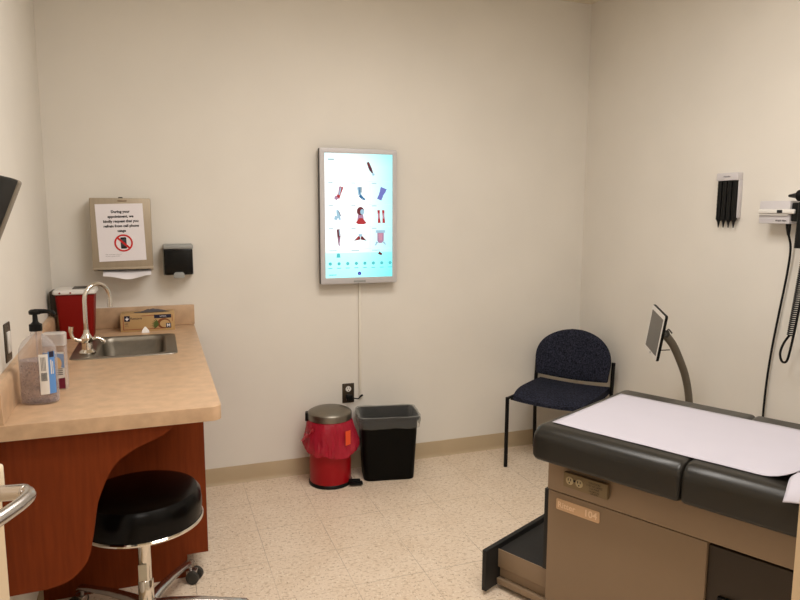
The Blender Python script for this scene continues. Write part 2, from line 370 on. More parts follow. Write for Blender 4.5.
# sink
sk = thing('sink', 'stainless steel drop-in sink set into the tan worktop', 'sink', ((SX0+SX1)/2, (SY0+SY1)/2, CZ))
mx_, my_ = (SX0+SX1)/2, (SY0+SY1)/2
def rr(x0, x1, y0, y1, r): return [(x-mx_, y-my_) for x, y in rrect(x0, x1, y0, y1, r, 6)]
BX0, BX1, BY0, BY1 = -.262, .012, 2.925, 3.355
rg = [ring(rr(SX0, SX1, SY0, SY1, .035), .0005), ring(rr(SX0+.002, SX1-.002, SY0+.002, SY1-.002, .034), .004), ring(rr(SX0+.01, SX1-.01, SY0+.01, SY1-.01, .03), .005),
      ring(rr(BX0-.006, BX1+.006, BY0-.006, BY1+.006, .052), .004), ring(rr(BX0, BX1, BY0, BY1, .05), -.002), ring(rr(BX0+.004, BX1-.004, BY0+.004, BY1-.004, .05), -.02),
      ring(rr(BX0+.012, BX1-.012, BY0+.012, BY1-.012, .05), -.145), ring(rr(BX0+.022, BX1-.022, BY0+.022, BY1-.022, .05), -.163), ring(rr(BX0+.045, BX1-.045, BY0+.045, BY1-.045, .04), -.17)]
MB().loft(rg, False, True).build('basin', steel, sk, recalc=False)
MB().lathe([(.042, -.1695), (.042, -.166), (.034, -.165), (.03, -.168)], 24, o=((BX0+BX1)/2-mx_, (BY0+BY1)/2-my_, 0)).build('drain', chrome, sk)
# faucet
FX, FY, FZ = -.293, 3.0, CZ+.006
fc = thing('faucet', 'chrome gooseneck faucet standing at the side of the sink', 'faucet', (FX, FY, FZ))
MB().lathe([(.034, 0), (.034, .006), (.028, .012), (.021, .018), (.019, .045), (.023, .05), (.024, .066), (.018, .074), (.012, .085), (.0105, .10)], 24).build('faucet_body', chrome, fc)
sd = V3((.62, .58, 0)).normalized(); sr = .062
path = [V3((0, 0, .095)), V3((0, 0, .14)), V3((0, 0, .19)), V3((0, 0, .222))]
path += [sd*(sr-sr*cos(a))+V3((0, 0, .222+sr*1.02*sin(a))) for a in [R(18*k) for k in range(1, 11)]]
path += [sd*(2*sr)+V3((0, 0, .200)), sd*(2*sr)+V3((0, 0, .185))]
MB().tube(path, .0085, 14).cyl(path[-1]+V3((0, 0, .012)), path[-1]-V3((0, 0, .006)), .0105).build('spout', chrome, fc)
for s_, p in ((-1, [(-.018, -.006, .055), (-.040, -.012, .062), (-.052, -.015, .075), (-.056, -.016, .098), (-.054, -.016, .118)]), (1, [(.018, .006, .055), (.034, .010, .060), (.046, .012, .058), (.058, .014, .050), (.066, .016, .04)])):
    MB().tube(spline(p, 4), [.008]*6+[.007]*6+[.0095]*5, 10).build('lever', chrome, fc)

# sharps container
sh = thing('sharps_container', 'red sharps container with white lid in the counter corner', 'sharps container', (-.372, 3.46, CZ))
sb = MB()
rg = []
for z, hx_, hy_ in ((0, .066, .060), (.004, .070, .064), (.207, .083, .074), (.212, .082, .073)):
    rg.append(ring(rrect(-hx_, hx_, -hy_, hy_, .016, 4), z))
sb.loft(rg).build('bin_body', redp, sh)
lb = MB(); rg = [ring(rrect(-.088, .088, -.079, .079, .016, 4), .210), ring(rrect(-.092, .092, -.083, .083, .018, 4), .214), ring(rrect(-.092, .092, -.083, .083, .018, 4), .224), ring(rrect(-.087, .087, -.078, .078, .016, 4), .231), ring(rrect(-.07, .07, -.062, .062, .016, 4), .233)]
lb.loft(rg); lid = lb.build('lid', whitep, sh)
MB().box((-.01, -.045, .2325), (.06, .045, .237), .002).build('lid_flap', darkgrey, lid)
for x in (-.06, -.015, .045): MB().cyl((x, -.084, .219), (x, -.0815, .219), .004, seg=10).build('rivet', redp, lid)
MB().box((-.110, -.03, .108), (-.080, .076, .222), .004).build('mounting_bracket', darkbrown, sh)
# glove box
gx0, gx1, gy, gz, gd = -.188, .066, 3.505, CZ, .115
gb = thing('glove_box', 'tan cardboard box of disposable gloves leaning by the back upstand', 'box', ((gx0+gx1)/2, gy+gd/2, CZ))
card = mat('tan_card', (186, 152, 104), .6, var=.05, vscale=10)
cardr = mat('card_red_line', (140, 44, 26), .6); navy = mat('card_navy', (26, 26, 52), .6); green = mat('card_green', (78, 92, 40), .6); coco = mat('card_brown', (122, 66, 30), .6)
hw = (gx1-gx0)/2; G = MB(); GH = .088
G.box((-hw, -gd/2, 0), (hw, gd/2, GH), .0015)
F = frame((0, -gd/2-.0006, 0), (1, 0, 0), (0, 0, 1))
def band(x0, y0, x1, y1, mi, z=0): G.poly([(x0, y0), (x1, y0), (x1, y1), (x0, y1)], F, mi, z)
band(-hw+.012, .010, hw-.045, .0125, 1); band(-hw+.012, .010, -hw+.0145, .076, 1); band(hw-.013, .045, hw-.0105, .078, 1); band(-.028, .0765, .03, .079, 1)
band(-hw+.018, .052, -hw+.044, .080, 2); G.poly([(-hw+.021, .066), (-hw+.029, .068), (-hw+.031, .077), (-hw+.034, .068), (-hw+.041, .066), (-hw+.035, .061), (-hw+.031, .055), (-hw+.027, .061)], F, 5, .0004)
G.text('Restore', .017, F, -hw+.073, .066, .0004, 2)
band(.030, .063, hw-.016, .081, 2); G.text('NITRILE', .009, F, .072, .072, .0006, 5)
G.poly(disc(.075, .036, .032, .026), F, 4, .0003); G.poly(disc(.080, .034, .024, .019), F, 0, .0005)
for k in range(7):
    a = R(120+k*16); c0 = V3((.052, .030)); e = c0+V3((cos(a), sin(a)))*.036; n = V3((-sin(a), cos(a)))*.004
    mdp = (c0+e)/2
    G.poly([(c0.x, c0.y), (mdp.x+n.x, mdp.y+n.y), (e.x, e.y), (mdp.x-n.x, mdp.y-n.y)], F, 3, .0004+k*.00005)
band(hw-.042, .012, hw-.018, .036, 2, .0008); G.text('M', .022, F, hw-.030, .024, .0011, 5, bold=.0006)
G.text('100', .011, F, -hw+.026, .040, .0004, 2); G.text('GLOVES', .005, F, -hw+.028, .030, .0004, 2)
G.build('carton', [card, cardr, navy, green, coco, paperm], gb, recalc=False)
T = MB().prism(disc(0, 0, .085, .028, 32), .001, frame((.02, 0, GH), (1, 0, 0), (0, 1, 0))); T.build('opening', darkgrey, gb)
def crumple(nx, ny, fn): 
    B = MB(); g = [[B.bm.verts.new(fn(i/nx, j/ny)) for j in range(ny+1)] for i in range(nx+1)]
    for i in range(nx):
        for j in range(ny): B.bm.faces.new((g[i][j], g[i+1][j], g[i+1][j+1], g[i][j+1]))
    return B
gl = crumple(14, 8, lambda a, b: V3((-.03+.115*a, -.02+.045*b, GH+.003+.012*sin(pi*b)*sin(pi*a)*(1+.8*noise.noise(V3((a*6, b*5, 3)))))))
gl.build('glove', mat('dusky_blue_glove', (92, 88, 92), .6), gb)
# folded scrap of paper standing before the glove box
sc_ = MB().prism([(-.017, 0), (.019, 0), (.017, .012), (.003, .03), (-.002, .03), (-.014, .014)], .0012, frame((0, 0, 0), (1, 0, 0), (0, .25, 1)))
tag(sc_.build('paper_scrap', mat('bright_white_paper', (245, 243, 242), .7), loc=(-.074, 3.455, CZ+.0005)), 'small white folded paper scrap standing before the glove box', 'paper')

# pump bottle
bt = thing('pump_bottle', 'clear hand gel bottle with a black pump on the near counter end', 'bottle', (-.364, 2.285, CZ), R(-14)); bt.scale = (1.0, 1.0, 1.12)
def oval(rx, ry, z, n=36): return [V3((rx*cos(2*pi*i/n), ry*sin(2*pi*i/n), z)) for i in range(n)]
BO = MB().loft([oval(.050, .034, .0), oval(.055, .038, .004), oval(.056, .039, .012), oval(.056, .039, .135), oval(.053, .037, .155), oval(.044, .032, .172), oval(.028, .024, .186), oval(.0165, .0165, .192), oval(.0165, .0165, .208)], True, True)
BO.build('bottle_shell', clearpl, bt)
MB().loft([oval(.049, .033, .004), oval(.053, .036, .009), oval(.0535, .0365, .02), oval(.0535, .0365, .122)], True, True).build('gel', gelm, bt)
pm = MB().lathe([(.0185, 0), (.0185, .018), (.012, .021), (.008, .026), (.0065, .05), (.006, .052)], 20, o=(0, 0, .203))
pm.lathe([(.016, .249), (.017, .252), (.017, .258), (.012, .262)], 20).tube([(0, 0, .256), (.03, 0, .257), (.052, .0, .255), (.060, .0, .248)], [.0075, .006, .005, .004], 10)
pmp = pm.build('pump', blackp, bt)
MB().tube([(0, 0, .205), (0, 0, .12), (.006, 0, .02)], .003, 8).build('dip_tube', clearpl, bt)
def wrapped(B, a0, a1, z0, z1, rx, ry, mi, n=8):
    for k in range(n):
        t0, t1 = a0+(a1-a0)*k/n, a0+(a1-a0)*(k+1)/n
        vs = [B.bm.verts.new((rx*cos(t), ry*sin(t), z)) for t, z in ((t0, z0), (t1, z0), (t1, z1), (t0, z1))]
        B.bm.faces.new(vs).material_index = mi
LB = MB(); e = .0008
wrapped(LB, R(-72), R(-44), .03, .142, .056+e, .039+e, 0); wrapped(LB, R(-44), R(-18), .03, .148, .056+e, .039+e, 1)
for k in range(11): wrapped(LB, R(-68), R(-50), .068+k*.0021, .0691+k*.0021, .056+2*e, .039+2*e, 2, 3)
for k in range(4): wrapped(LB, R(-66+k*4), R(-64.5+k*4), .096, .134, .056+2*e, .039+2*e, 3, 1)
wrapped(LB, R(-40), R(-22), .132, .148, .056+2*e, .039+2*e, 4, 3); wrapped(LB, R(-37), R(-33), .085, .125, .056+2*e, .039+2*e, 0, 1); wrapped(LB, R(-30), R(-27), .085, .12, .056+2*e, .039+2*e, 0, 1)
LB.build('bottle_label', [whitep, mat('label_blue', (92, 142, 206), .5), ink, tinyink, navy], bt, recalc=False, smooth=0)
# second bottle behind
b2 = thing('lotion_bottle', 'flat clear bottle with maroon and blue label behind the pump bottle', 'bottle', (-.338, 2.45, CZ), R(-8)); b2.scale = (.95, 1, 1.03)
MB().loft([ring(rrect(-.036, .036, -.022, .022, .010, 4), z) for z in (0, .142)] + [ring(rrect(-.033, .033, -.019, .019, .009, 4), .147)]).build('bottle_shell', clearpl, b2)
MB().loft([ring(rrect(-.037, .037, -.023, .023, .010, 4), .145), ring(rrect(-.037, .037, -.023, .023, .010, 4), .182), ring(rrect(-.033, .033, -.019, .019, .009, 4), .186)]).build('cap', film('frosted_cap', (226, 220, 216), .45, .2, .05), b2)
L2 = MB(); F2 = frame((0, -.0228, 0), (1, 0, 0), (0, 0, 1))
L2.poly([(-.034, .004), (.034, .004), (.034, .125), (-.034, .125)], F2, 0, 0); L2.poly([(-.034, .004), (.034, .004), (.034, .04), (-.034, .034)], F2, 1, .0004)
L2.poly([(-.034, .088), (.034, .072), (.034, .118), (-.034, .125)], F2, 2, .0003); L2.poly(disc(.012, .088, .014, .02), F2, 3, .0006)
for k in range(4): L2.poly([(.0, .050+k*.006), (.028, .050+k*.006), (.028, .053+k*.006), (.0, .053+k*.006)], F2, 4, .0006)
L2.build('bottle_label', [whitep, mat('label_maroon', (112, 24, 52), .5), mat('label_sky', (132, 156, 196), .5), mat('label_peach', (222, 186, 140), .5), tinyink], b2, recalc=False, smooth=0)

# plate on the left wall
sy = 2.385; swz = 1.094
sw = thing('wall_switch', 'brown steel wall plate with white rocker above the near counter end', 'switch', (lw_x(sy), sy, swz), R(-1.5))
MB().box((.0, -.038, -.062), (.006, .038, .062), .003).build('cover_plate', bronze, sw)
MB().box((.004, -.017, -.034), (.010, .017, .034), .002).build('rocker', whitep, sw)
for z in (.05, -.05): MB().cyl((.005, 0, z), (.0075, 0, z), .004, seg=10).build('screw', satin, sw)

# ------------------------------------------------------------------ on the back wall
pdx0, pdx1, pz0, pz1, pd = -.301, -.024, 1.213, 1.572, .112
td = thing('towel_dispenser', 'steel paper towel dispenser with a notice taped on, above the sink', 'dispenser', ((pdx0+pdx1)/2, YB, pz0), 0)
hw = (pdx1-pdx0)/2; hh = pz1-pz0
ob = MB().box((-hw, -pd, .018), (hw, -.001, hh), .004).box((-hw, -pd*.55, 0), (hw, -.001, .018)).box((-hw-.002, -pd-.004, .010), (hw+.002, -pd+.012, .022), .002)
ob.build('housing', dullst, td)
MB().box((-.012, -pd-.0025, hh-.016), (.03, -pd+.002, hh-.010), .001).build('maker_badge', taupe, td)
MB().box((-.010, -pd*.6, hh-.001), (.010, -pd*.5, hh+.006), .002).build('lock', darkgrey, td)
MB().box((-hw+.02, -pd+.006, .006), (hw-.012, -pd*.5, .0175)).build('slot', darkgrey, td)
tw = crumple(20, 6, lambda a, b: V3((-.094+.222*a, -.072-.062*b, .010-.030*b-.014*b*sin(pi*a)+.004*sin(a*9)*b)))
tag(tw.build('paper_towel', paperm, loc=((pdx0+pdx1)/2, YB, pz0)), 'white paper towel hanging from the slot of the steel dispenser', 'paper towel')
# the notice
sgw, sgh = .2159, .2794
sg = MB(); Fs = Matrix.Translation((-.1655, YB-pd-.0012, 1.405)) @ Matrix.Rotation(R(90), 4, 'X') @ Matrix.Rotation(R(1.6), 4, 'Z')
sg.prism([(-sgw/2, -sgh/2), (sgw/2, -sgh/2), (sgw/2, sgh/2), (-sgw/2, sgh/2)], .0006, Fs)
for i, t in enumerate(['During your', 'appointment, we', 'kindly request that you', 'refrain from cell phone', 'usage']):
    sg.text(t, .0172, Fs, 0.004, .101-i*.0232, .0012, 1, bold=.0007)
def annulus(B, Fm, cx, cy, r0, r1, mi, z, n=40):
    for k in range(n):
        a, b = 2*pi*k/n, 2*pi*(k+1)/n
        B.poly([(cx+r1*cos(a), cy+r1*sin(a)), (cx+r1*cos(b), cy+r1*sin(b)), (cx+r0*cos(b), cy+r0*sin(b)), (cx+r0*cos(a), cy+r0*sin(a))], Fm, mi, z)
pcx, pcy = .008, -.052
sg.poly(rrect(pcx-.0135, pcx+.0135, pcy-.028, pcy+.028, .004, 3), Fs, 1, .0010); sg.poly(rrect(pcx-.0105, pcx+.0105, pcy-.016, pcy+.020, .001, 2), Fs, 3, .0013)
for k in range(3):
    for j in range(3): sg.poly([(pcx-.008+k*.006, pcy-.013+j*.009), (pcx-.004+k*.006, pcy-.013+j*.009), (pcx-.004+k*.006, pcy-.009+j*.009), (pcx-.008+k*.006, pcy-.009+j*.009)], Fs, 1, .0015)
annulus(sg, Fs, pcx, pcy, .0345, .0425, 2, .0016)
c45 = .0365*.7071; wd = .0034
sg.poly([(pcx-c45-wd, pcy+c45-wd), (pcx+c45-wd, pcy-c45-wd), (pcx+c45+wd, pcy-c45+wd), (pcx-c45+wd, pcy+c45+wd)], Fs, 2, .0018)
sg.text('Thank you for your cooperation.', .0056, Fs, -.078, -.106, .0012, 4, 'LEFT'); sg.text('Your care team at this office', .0056, Fs, -.078, -.115, .0012, 4, 'LEFT')
tag(sg.build('notice', [paperm, ink, redink, mat('phone_screen_ink', (70, 72, 78), .7), tinyink], recalc=False, smooth=0), 'white no cell phone notice taped on the steel towel dispenser', 'notice')
# soap dispenser
sdp = thing('soap_dispenser', 'black and grey soap dispenser on the wall beside the towel dispenser', 'dispenser', (.098, YB, 1.18), 0)
B = MB(); prof = [(-.098, .004), (-.104, .03), (-.104, .125), (-.094, .142)]
B.box((-.070, -.100, .006), (.070, -.008, .142), .010, 3).build('reservoir_cover', mat('smoked_black_plastic', (10, 10, 10), .2, spec=.3), sdp)
B = MB().box((-.073, -.106, .138), (.073, -.001, .162), .007, 3).box((-.074, -.030, .0), (.074, -.001, .140), .003); B.build('housing', greyp, sdp)
MB().prism([(-.026, .0), (.026, .0), (.026, .022), (.018, .030), (-.018, .030), (-.026, .022)], .014, frame((0, -.098, -.009), (1, 0, 0), (0, 0, 1)), bev=.003).build('push_bar', greyp, sdp)

# wall display
tvx0, tvx1, tvz0, tvz1, tvy = .846, 1.291, 1.107, 1.853, 3.597
tv = thing('wall_display', 'portrait touchscreen display showing anatomy pictures on the back wall', 'display', ((tvx0+tvx1)/2, YB, tvz0))
hw = (tvx1-tvx0)/2; hh = tvz1-tvz0; yf = tvy-YB
MB().box((-hw, yf+.006, 0), (hw, yf+.048, hh), .004).box((-.12, yf+.048, .15), (.12, -.001, hh-.15)).build('rear_housing', blackp, tv)
bz = .026
outer = rrect(-hw, hw, 0, hh, .006, 3); inner = [(-hw+bz, .034), (hw-bz, .034), (hw-bz, hh-bz), (-hw+bz, hh-bz)]
MB().prism(outer, .010, frame((0, yf+.010, 0), (1, 0, 0), (0, 0, 1)), holes=[inner], bev=.002, seg=2, bev_edges='top').build('bezel', mat('silver_bezel', (196, 193, 194), .45, .1), tv)
def screen_mat():
    M = bpy.data.materials.new('lit_screen'); M.use_nodes = True; nt = M.node_tree; N = nt.nodes.new; L = nt.links.new
    b = nt.nodes['Principled BSDF']; b.inputs['Base Color'].default_value = (.01, .01, .01, 1); b.inputs['Roughness'].default_value = .15
    tc = N('ShaderNodeTexCoord'); sp_ = N('ShaderNodeSeparateXYZ'); L(tc.outputs['Generated'], sp_.inputs[0])
    rx = N('ShaderNodeValToRGB'); rx.color_ramp.elements[0].position = .45; rx.color_ramp.elements[1].position = 1
    rx.color_ramp.elements[0].color = (1, 1, 1, 1); rx.color_ramp.elements[1].color = (.42, .90, .93, 1); L(sp_.outputs[0], rx.inputs[0])
    rz = N('ShaderNodeValToRGB'); e = rz.color_ramp.elements; e[0].position = 0; e[0].color = (.42, .96, .95, 1); e[1].position = .20; e[1].color = (.55, .98, .97, 1)
    q = e.new(.21); q.color = (.90, 1, 1, 1); q = e.new(.5); q.color = (1, 1, 1, 1); q = e.new(.9); q.color = (.93, 1, 1, 1); q = e.new(1.); q.color = (.72, .96, .97, 1); L(sp_.outputs[2], rz.inputs[0])
    mm = N('ShaderNodeMix'); mm.data_type = 'RGBA'; mm.blend_type = 'MULTIPLY'; mm.inputs[0].default_value = 1; L(rx.outputs[0], mm.inputs[6]); L(rz.outputs[0], mm.inputs[7])
    L(mm.outputs[2], b.inputs['Emission Color']); b.inputs['Emission Strength'].default_value = 1.3; return M
SC = MB(); sx0, sx1, sz0, sz1 = -hw+bz, hw-bz, .034, hh-bz; sw_, sh_ = sx1-sx0, sz1-sz0
Ft = frame((0, yf+.0045, 0), (1, 0, 0), (0, 0, 1))
SC.prism([(sx0, sz0), (sx1, sz0), (sx1, sz1), (sx0, sz1)], .003, frame((0, yf+.008, 0), (1, 0, 0), (0, 0, 1)))
def P(u, v): return (sx0+u*sw_, sz1-v*sh_)            # picture coordinates, v down
def sp_poly(pts, mi, z=.0005): SC.poly([P(*p) for p in pts][::-1], Ft, mi, z)
def rect(u0, v0, u1, v1, mi, z=.0002): sp_poly([(u0, v0), (u1, v0), (u1, v1), (u0, v1)], mi, z)
for v in (.218, .402, .585, .762): rect(.02, v, .98, v+.0022, 1)
for u in (.345, .66): rect(u, .225, u+.004, .83, 1)
for v in (.230, .412, .595, .775):
    for u in (.05, .38, .69): rect(u, v, u+.07+.05*(v > .7), v+.007, 2)
rect(.05, .045, .14, .057, 2)
def strip(pts, wds, mi, z=.0006):
    for (a, b), (w0, w1) in zip(zip(pts, pts[1:]), zip(wds, wds[1:])):
        d = V3((b[0]-a[0], (b[1]-a[1])*1.8)).normalized(); n = (-d.y, d.x/1.8)
        sp_poly([(a[0]-n[0]*w0, a[1]-n[1]*w0), (a[0]+n[0]*w0, a[1]+n[1]*w0), (b[0]+n[0]*w1, b[1]+n[1]*w1), (b[0]-n[0]*w1, b[1]-n[1]*w1)], mi, z)
# leg at the top, forearm, lower leg, foot sole, hand, head and shoulders, knees, leg, shoulders, back
strip([(.63, .065), (.67, .12), (.70, .15)], [.018, .024, .010], 4); strip([(.70, .15), (.72, .17)], [.01, .02], 6); strip([(.655, .10), (.69, .15)], [.006, .006], 5, .0008)
strip([(.245, .265), (.215, .32), (.185, .355)], [.028, .020, .030], 3); strip([(.215, .265), (.20, .33)], [.008, .008], 8, .0008); strip([(.18, .345), (.15, .365)], [.03, .022], 8, .0009); strip([(.235, .27), (.21, .33)], [.008, .008], 6, .0009)
strip([(.50, .265), (.51, .33)], [.030, .022], 6); strip([(.50, .265), (.51, .325)], [.008, .006], 7, .0008); strip([(.51, .33), (.55, .355), (.59, .365)], [.024, .018, .010], 7); strip([(.53, .265), (.53, .31)], [.008, .006], 5, .0008)
strip([(.87, .27), (.83, .325), (.80, .365)], [.05, .034, .036], 9); strip([(.88, .28), (.87, .31)], [.03, .02], 9, .0007)
strip([(.18, .45), (.20, .50)], [.016, .03], 6); strip([(.17, .50), (.15, .53)], [.03, .02], 6); strip([(.20, .46), (.23, .50)], [.006, .004], 5, .0008); strip([(.20, .50), (.22, .53)], [.02, .012], 6)
sp_poly([(.52+.055*cos(t), .46+.036*sin(t)) for t in [2*pi*k/16 for k in range(16)]], 4); sp_poly([(.545+.03*cos(t), .465+.022*sin(t)) for t in [2*pi*k/12 for k in range(12)]], 6, .0008)
strip([(.52, .49), (.52, .535)], [.04, .05], 8); sp_poly([(.45, .55), (.50, .515), (.55, .515), (.61, .555), (.57, .565), (.48, .565)], 3, .0007)
for u in (.79, .86): strip([(u, .45), (u+.005, .50), (u+.01, .555)], [.020, .014, .022], 3); strip([(u+.004, .475), (u+.006, .52)], [.008, .008], 10, .0008)
strip([(.19, .605), (.20, .66), (.20, .73)], [.022, .024, .008], 4); strip([(.205, .61), (.21, .66)], [.007, .005], 6, .0008); strip([(.20, .67), (.205, .74)], [.008, .008], 8, .0008)
sp_poly([(.42, .70), (.48, .665), (.51, .655), (.515, .69)], 4); sp_poly([(.61, .70), (.55, .665), (.525, .655), (.52, .69)], 4); strip([(.515, .645), (.515, .665)], [.03, .02], 6, .0008); strip([(.50, .665), (.46, .692)], [.010, .006], 3, .0009)
sp_poly([(.77, .635), (.87, .635), (.87, .70), (.84, .72), (.79, .72), (.77, .70)], 8); sp_poly([(.79, .64), (.85, .64), (.845, .70), (.80, .70)], 10, .0007); strip([(.75, .625), (.89, .625)], [.02, .02], 6, .0008)
strip([(.77, .71), (.74, .74)], [.016, .008], 6); strip([(.86, .71), (.90, .735)], [.016, .008], 6)
strip([(.19, .80), (.19, .835)], [.02, .03], 11); strip([(.79, .80), (.84, .815)], [.022, .014], 4)
rect(.02, .84, .13, .945, 0, .0003)
for k in range(8):
    u = .07+k*.128; sp_poly([(u+.025*cos(t), .885+.014*sin(t)) for t in [2*pi*j/10 for j in range(10)]], 11, .0006); rect(u-.03, .918, u+.03, .924, 11, .0006)
rect(.05, .972, .16, .979, 11)
sp_poly([(.5+.026*cos(t), .968+.0145*sin(t)) for t in [2*pi*k/20 for k in range(20)]], 12, .0006); rect(.492, .962, .508, .974, 9, .0009)
def em(n, rgb): return mat(n, (8, 8, 8), .2, emit=rgb, estr=1.1)
SC.build('screen', [screen_mat(), em('screen_rule', (214, 240, 240)), em('screen_text', (170, 196, 200)), em('screen_red', (176, 44, 52)), em('screen_dark_red', (104, 34, 44)), em('screen_dark', (44, 44, 70)), em('screen_ice', (160, 196, 214)), em('screen_blue', (40, 104, 150)), em('screen_mauve', (172, 130, 158)), em('screen_violet', (112, 118, 190)), em('screen_pink', (200, 140, 160)), em('screen_teal', (84, 196, 200)), em('screen_button', (48, 38, 170))], tv, recalc=False, smooth=0)
LG = MB().box((-.035, yf-.0012, .006), (.035, yf+.002, .018), .0008); LG.build('maker_badge', greyp, tv)
# cable cover from display to socket
cc = MB().box((-.008, -.012, 0), (.008, -.0005, .70), .003); cc.box((-.010, -.013, .0), (.010, -.0005, .012), .002)
tag(cc.build('cable_cover', coverm, loc=(1.086, YB, .425)), 'narrow cream cable cover running down the wall below the display', 'cable cover')
# wall socket
ws = thing('wall_socket', 'brown steel wall socket with a white outlet above the red bin', 'socket', (1.014, YB, .398), 0)
MB().box((-.036, -.006, 0), (.036, -.0005, .116), .003).build('cover_plate', bronze, ws)
for z, mm in ((.083, whitep), (.037, darkgrey)):
    oo = MB().lathe([(.0165, 0), (.0165, .003), (.0155, .004)], 24, M=frame((0, -.005, z), (1, 0, 0), (0, 0, 1))).build('outlet_face', mm, ws)
    MB().box((-.0075, -.0098, z+.001), (-.0050, -.0086, z+.010)).box((.0045, -.0098, z+.001), (.0070, -.0086, z+.009)).cyl((0, -.0098, z-.008), (0, -.0086, z-.008), .003, seg=10).build('slot', ink, oo, smooth=0)
pl = thing('power_plug', 'black plug and short cord in the lower outlet', 'plug', (1.014, YB, .43), 0)
MB().box((-.018, -.036, -.012), (.020, -.0125, .020), .005, 3).build('plug_body', blackp, pl)
MB().tube(spline([(.015, -.026, .0), (.04, -.030, -.004), (.056, -.024, -.008), (.064, -.018, -.004), (.072, -.0145, .0055)], 5), .0035, 8).cyl((.066, -.018, .002), (.084, -.018, .010), .006, seg=10).build('cord', blackp, pl)

# ------------------------------------------------------------------ bins
rb = thing('pedal_bin', 'red round pedal bin with a steel lid against the back wall', 'bin', (.862, 3.50, 0), R(-14))
BR = .116
MB().lathe([(BR-.002, .012), (BR, .02), (BR, .370), (BR-.004, .374)], 48).build('bin_body', redmet, rb)
MB().lathe([(BR+.003, 0), (BR+.005, .004), (BR+.005, .014), (BR, .02)], 48).build('base_ring', blackp, rb)
MB().lathe([(BR+.004, .372), (BR+.006, .374), (BR+.006, .405), (BR+.003, .411), (BR*.85, .422), (BR*.55, .431), (BR*.2, .435), (.001, .4355)], 48).build('lid', steel, rb)
MB().box((-BR-.020, -.016, .358), (-BR+.002, .030, .405), .004).build('hinge', blackp, rb)
pd_ = MB().box((.098, -.105, .012), (.172, -.068, .022), .003, M=Matrix.Rotation(R(4), 4, 'Z')).box((.10, -.07, .012), (.165, -.045, .030), .003)
pd_.build('pedal', blackp, rb)
# its red liner hanging over the rim
def bagr(n, z, r, amp, seed, low=0, off=0):
    out = []
    for i in range(n):
        t = 2*pi*i/n; c, s_ = cos(t), sin(t)
        d = amp*(noise.noise(V3((2.2*c, 2.2*s_, z*9+seed))) + .7*noise.noise(V3((6*c, 6*s_, z*14+seed))) + .9*(.35-abs(noise.noise(V3((9*c, 9*s_, z*26+seed)))))*1.6)
        dz = low*(-.55*cos(t-R(-62)) + .8*noise.noise(V3((1.8*c, 1.8*s_, seed+3))))
        rr_ = r + d + off*max(0, cos(t-R(-30)))
        out.append(V3((rr_*c, rr_*s_, z+dz)))
    return out
BG = MB(); N_ = 160
BG.loft([bagr(N_, .370, BR+.0035, .0015, 1), bagr(N_, .352, BR+.009, .006, 1), bagr(N_, .325, BR+.015, .010, 1), bagr(N_, .30, BR+.021, .012, 1, .004), bagr(N_, .275, BR+.026, .013, 1, .010), bagr(N_, .25, BR+.030, .013, 1, .018, .006),
         bagr(N_, .225, BR+.032, .012, 1, .028, .010), bagr(N_, .205, BR+.027, .009, 1, .034, .010), bagr(N_, .198, BR+.017, .005, 1, .034, .006), bagr(N_, .206, BR+.006, .002, 1, .030)], False, False)
bag = thing('red_bin_liner', 'red plastic bag turned over the rim of the pedal bin', 'bag', (.862, 3.50, 0), R(10))
BG.build('bag_film', redbag, bag)
TF = MB(); 
tuft = crumple(10, 10, lambda a, b: V3((-.115-.055*a+.012*noise.noise(V3((a*3, b*3, 1))), -.075+.09*b+.015*noise.noise(V3((a*3, b*3, 5))), .345-.06*b-.03*a*a+.02*noise.noise(V3((a*4, b*4, 9))))))
tuft.build('bag_end', redbag, bag)
st = MB(); wrapped(st, R(-80), R(-66), .250, .330, BR+.034, BR+.034, 0, 6)
o = st.build('sticker', mat('orange_sticker', (236, 84, 40), .5), bag, smooth=0, recalc=False); o['label'] = 'orange warning sticker'
# black bin
bb = thing('wastebasket', 'black rectangular plastic wastebasket beside the red pedal bin', 'bin', (1.198, 3.492, 0), R(-11))
def wb(hx_, hy_, z, r=.035): return ring(rrect(-hx_, hx_, -hy_, hy_, r, 6), z)
W = MB()
W.loft([wb(.138, .092, 0), wb(.143, .097, .004), wb(.161, .112, .35), wb(.170, .122, .352), wb(.173, .125, .362), wb(.170, .122, .372), wb(.163, .115, .372), wb(.158, .110, .35), wb(.140, .094, .012)], True, True)
W.build('basket', mat('matte_black_plastic', (10, 9, 7), .5, spec=.12), bb)
def wav(hx_, hy_, z, amp, seed, r=.035):
    q = rrect(-hx_, hx_, -hy_, hy_, r, 10); 
    # subdivide
    out = []
    for i, (x, y) in enumerate(q):
        x2, y2 = q[(i+1) % len(q)]; k = 12 if math.hypot(x2-x, y2-y) > .05 else 1
        for j in range(k): out.append((x+(x2-x)*j/k, y+(y2-y)*j/k))
    res = []
    for x, y in out:
        d = amp*noise.noise(V3((x*26, y*26, seed+z*30))); l = math.hypot(x, y); dz = amp*1.4*noise.noise(V3((x*14, y*14, seed+5)))
        res.append(V3((x*(1+d/l), y*(1+d/l), z+dz)))
    return res
LN = MB().loft([wav(.132, .086, .06, .003, 2), wav(.144, .098, .25, .004, 2), wav(.153, .106, .352, .003, 2), wav(.163, .115, .376, .003, 2), wav(.176, .128, .376, .003, 2), wav(.178, .130, .355, .006, 2), wav(.175, .127, .33, .007, 2), wav(.173, .125, .312, .007, 2)], True, False)
tag(LN.build('clear_bin_liner', clearbag, loc=(1.198, 3.492, 0)), 'clear plastic liner folded over the rim of the black wastebasket', 'bag').rotation_euler = (0, 0, R(-11))

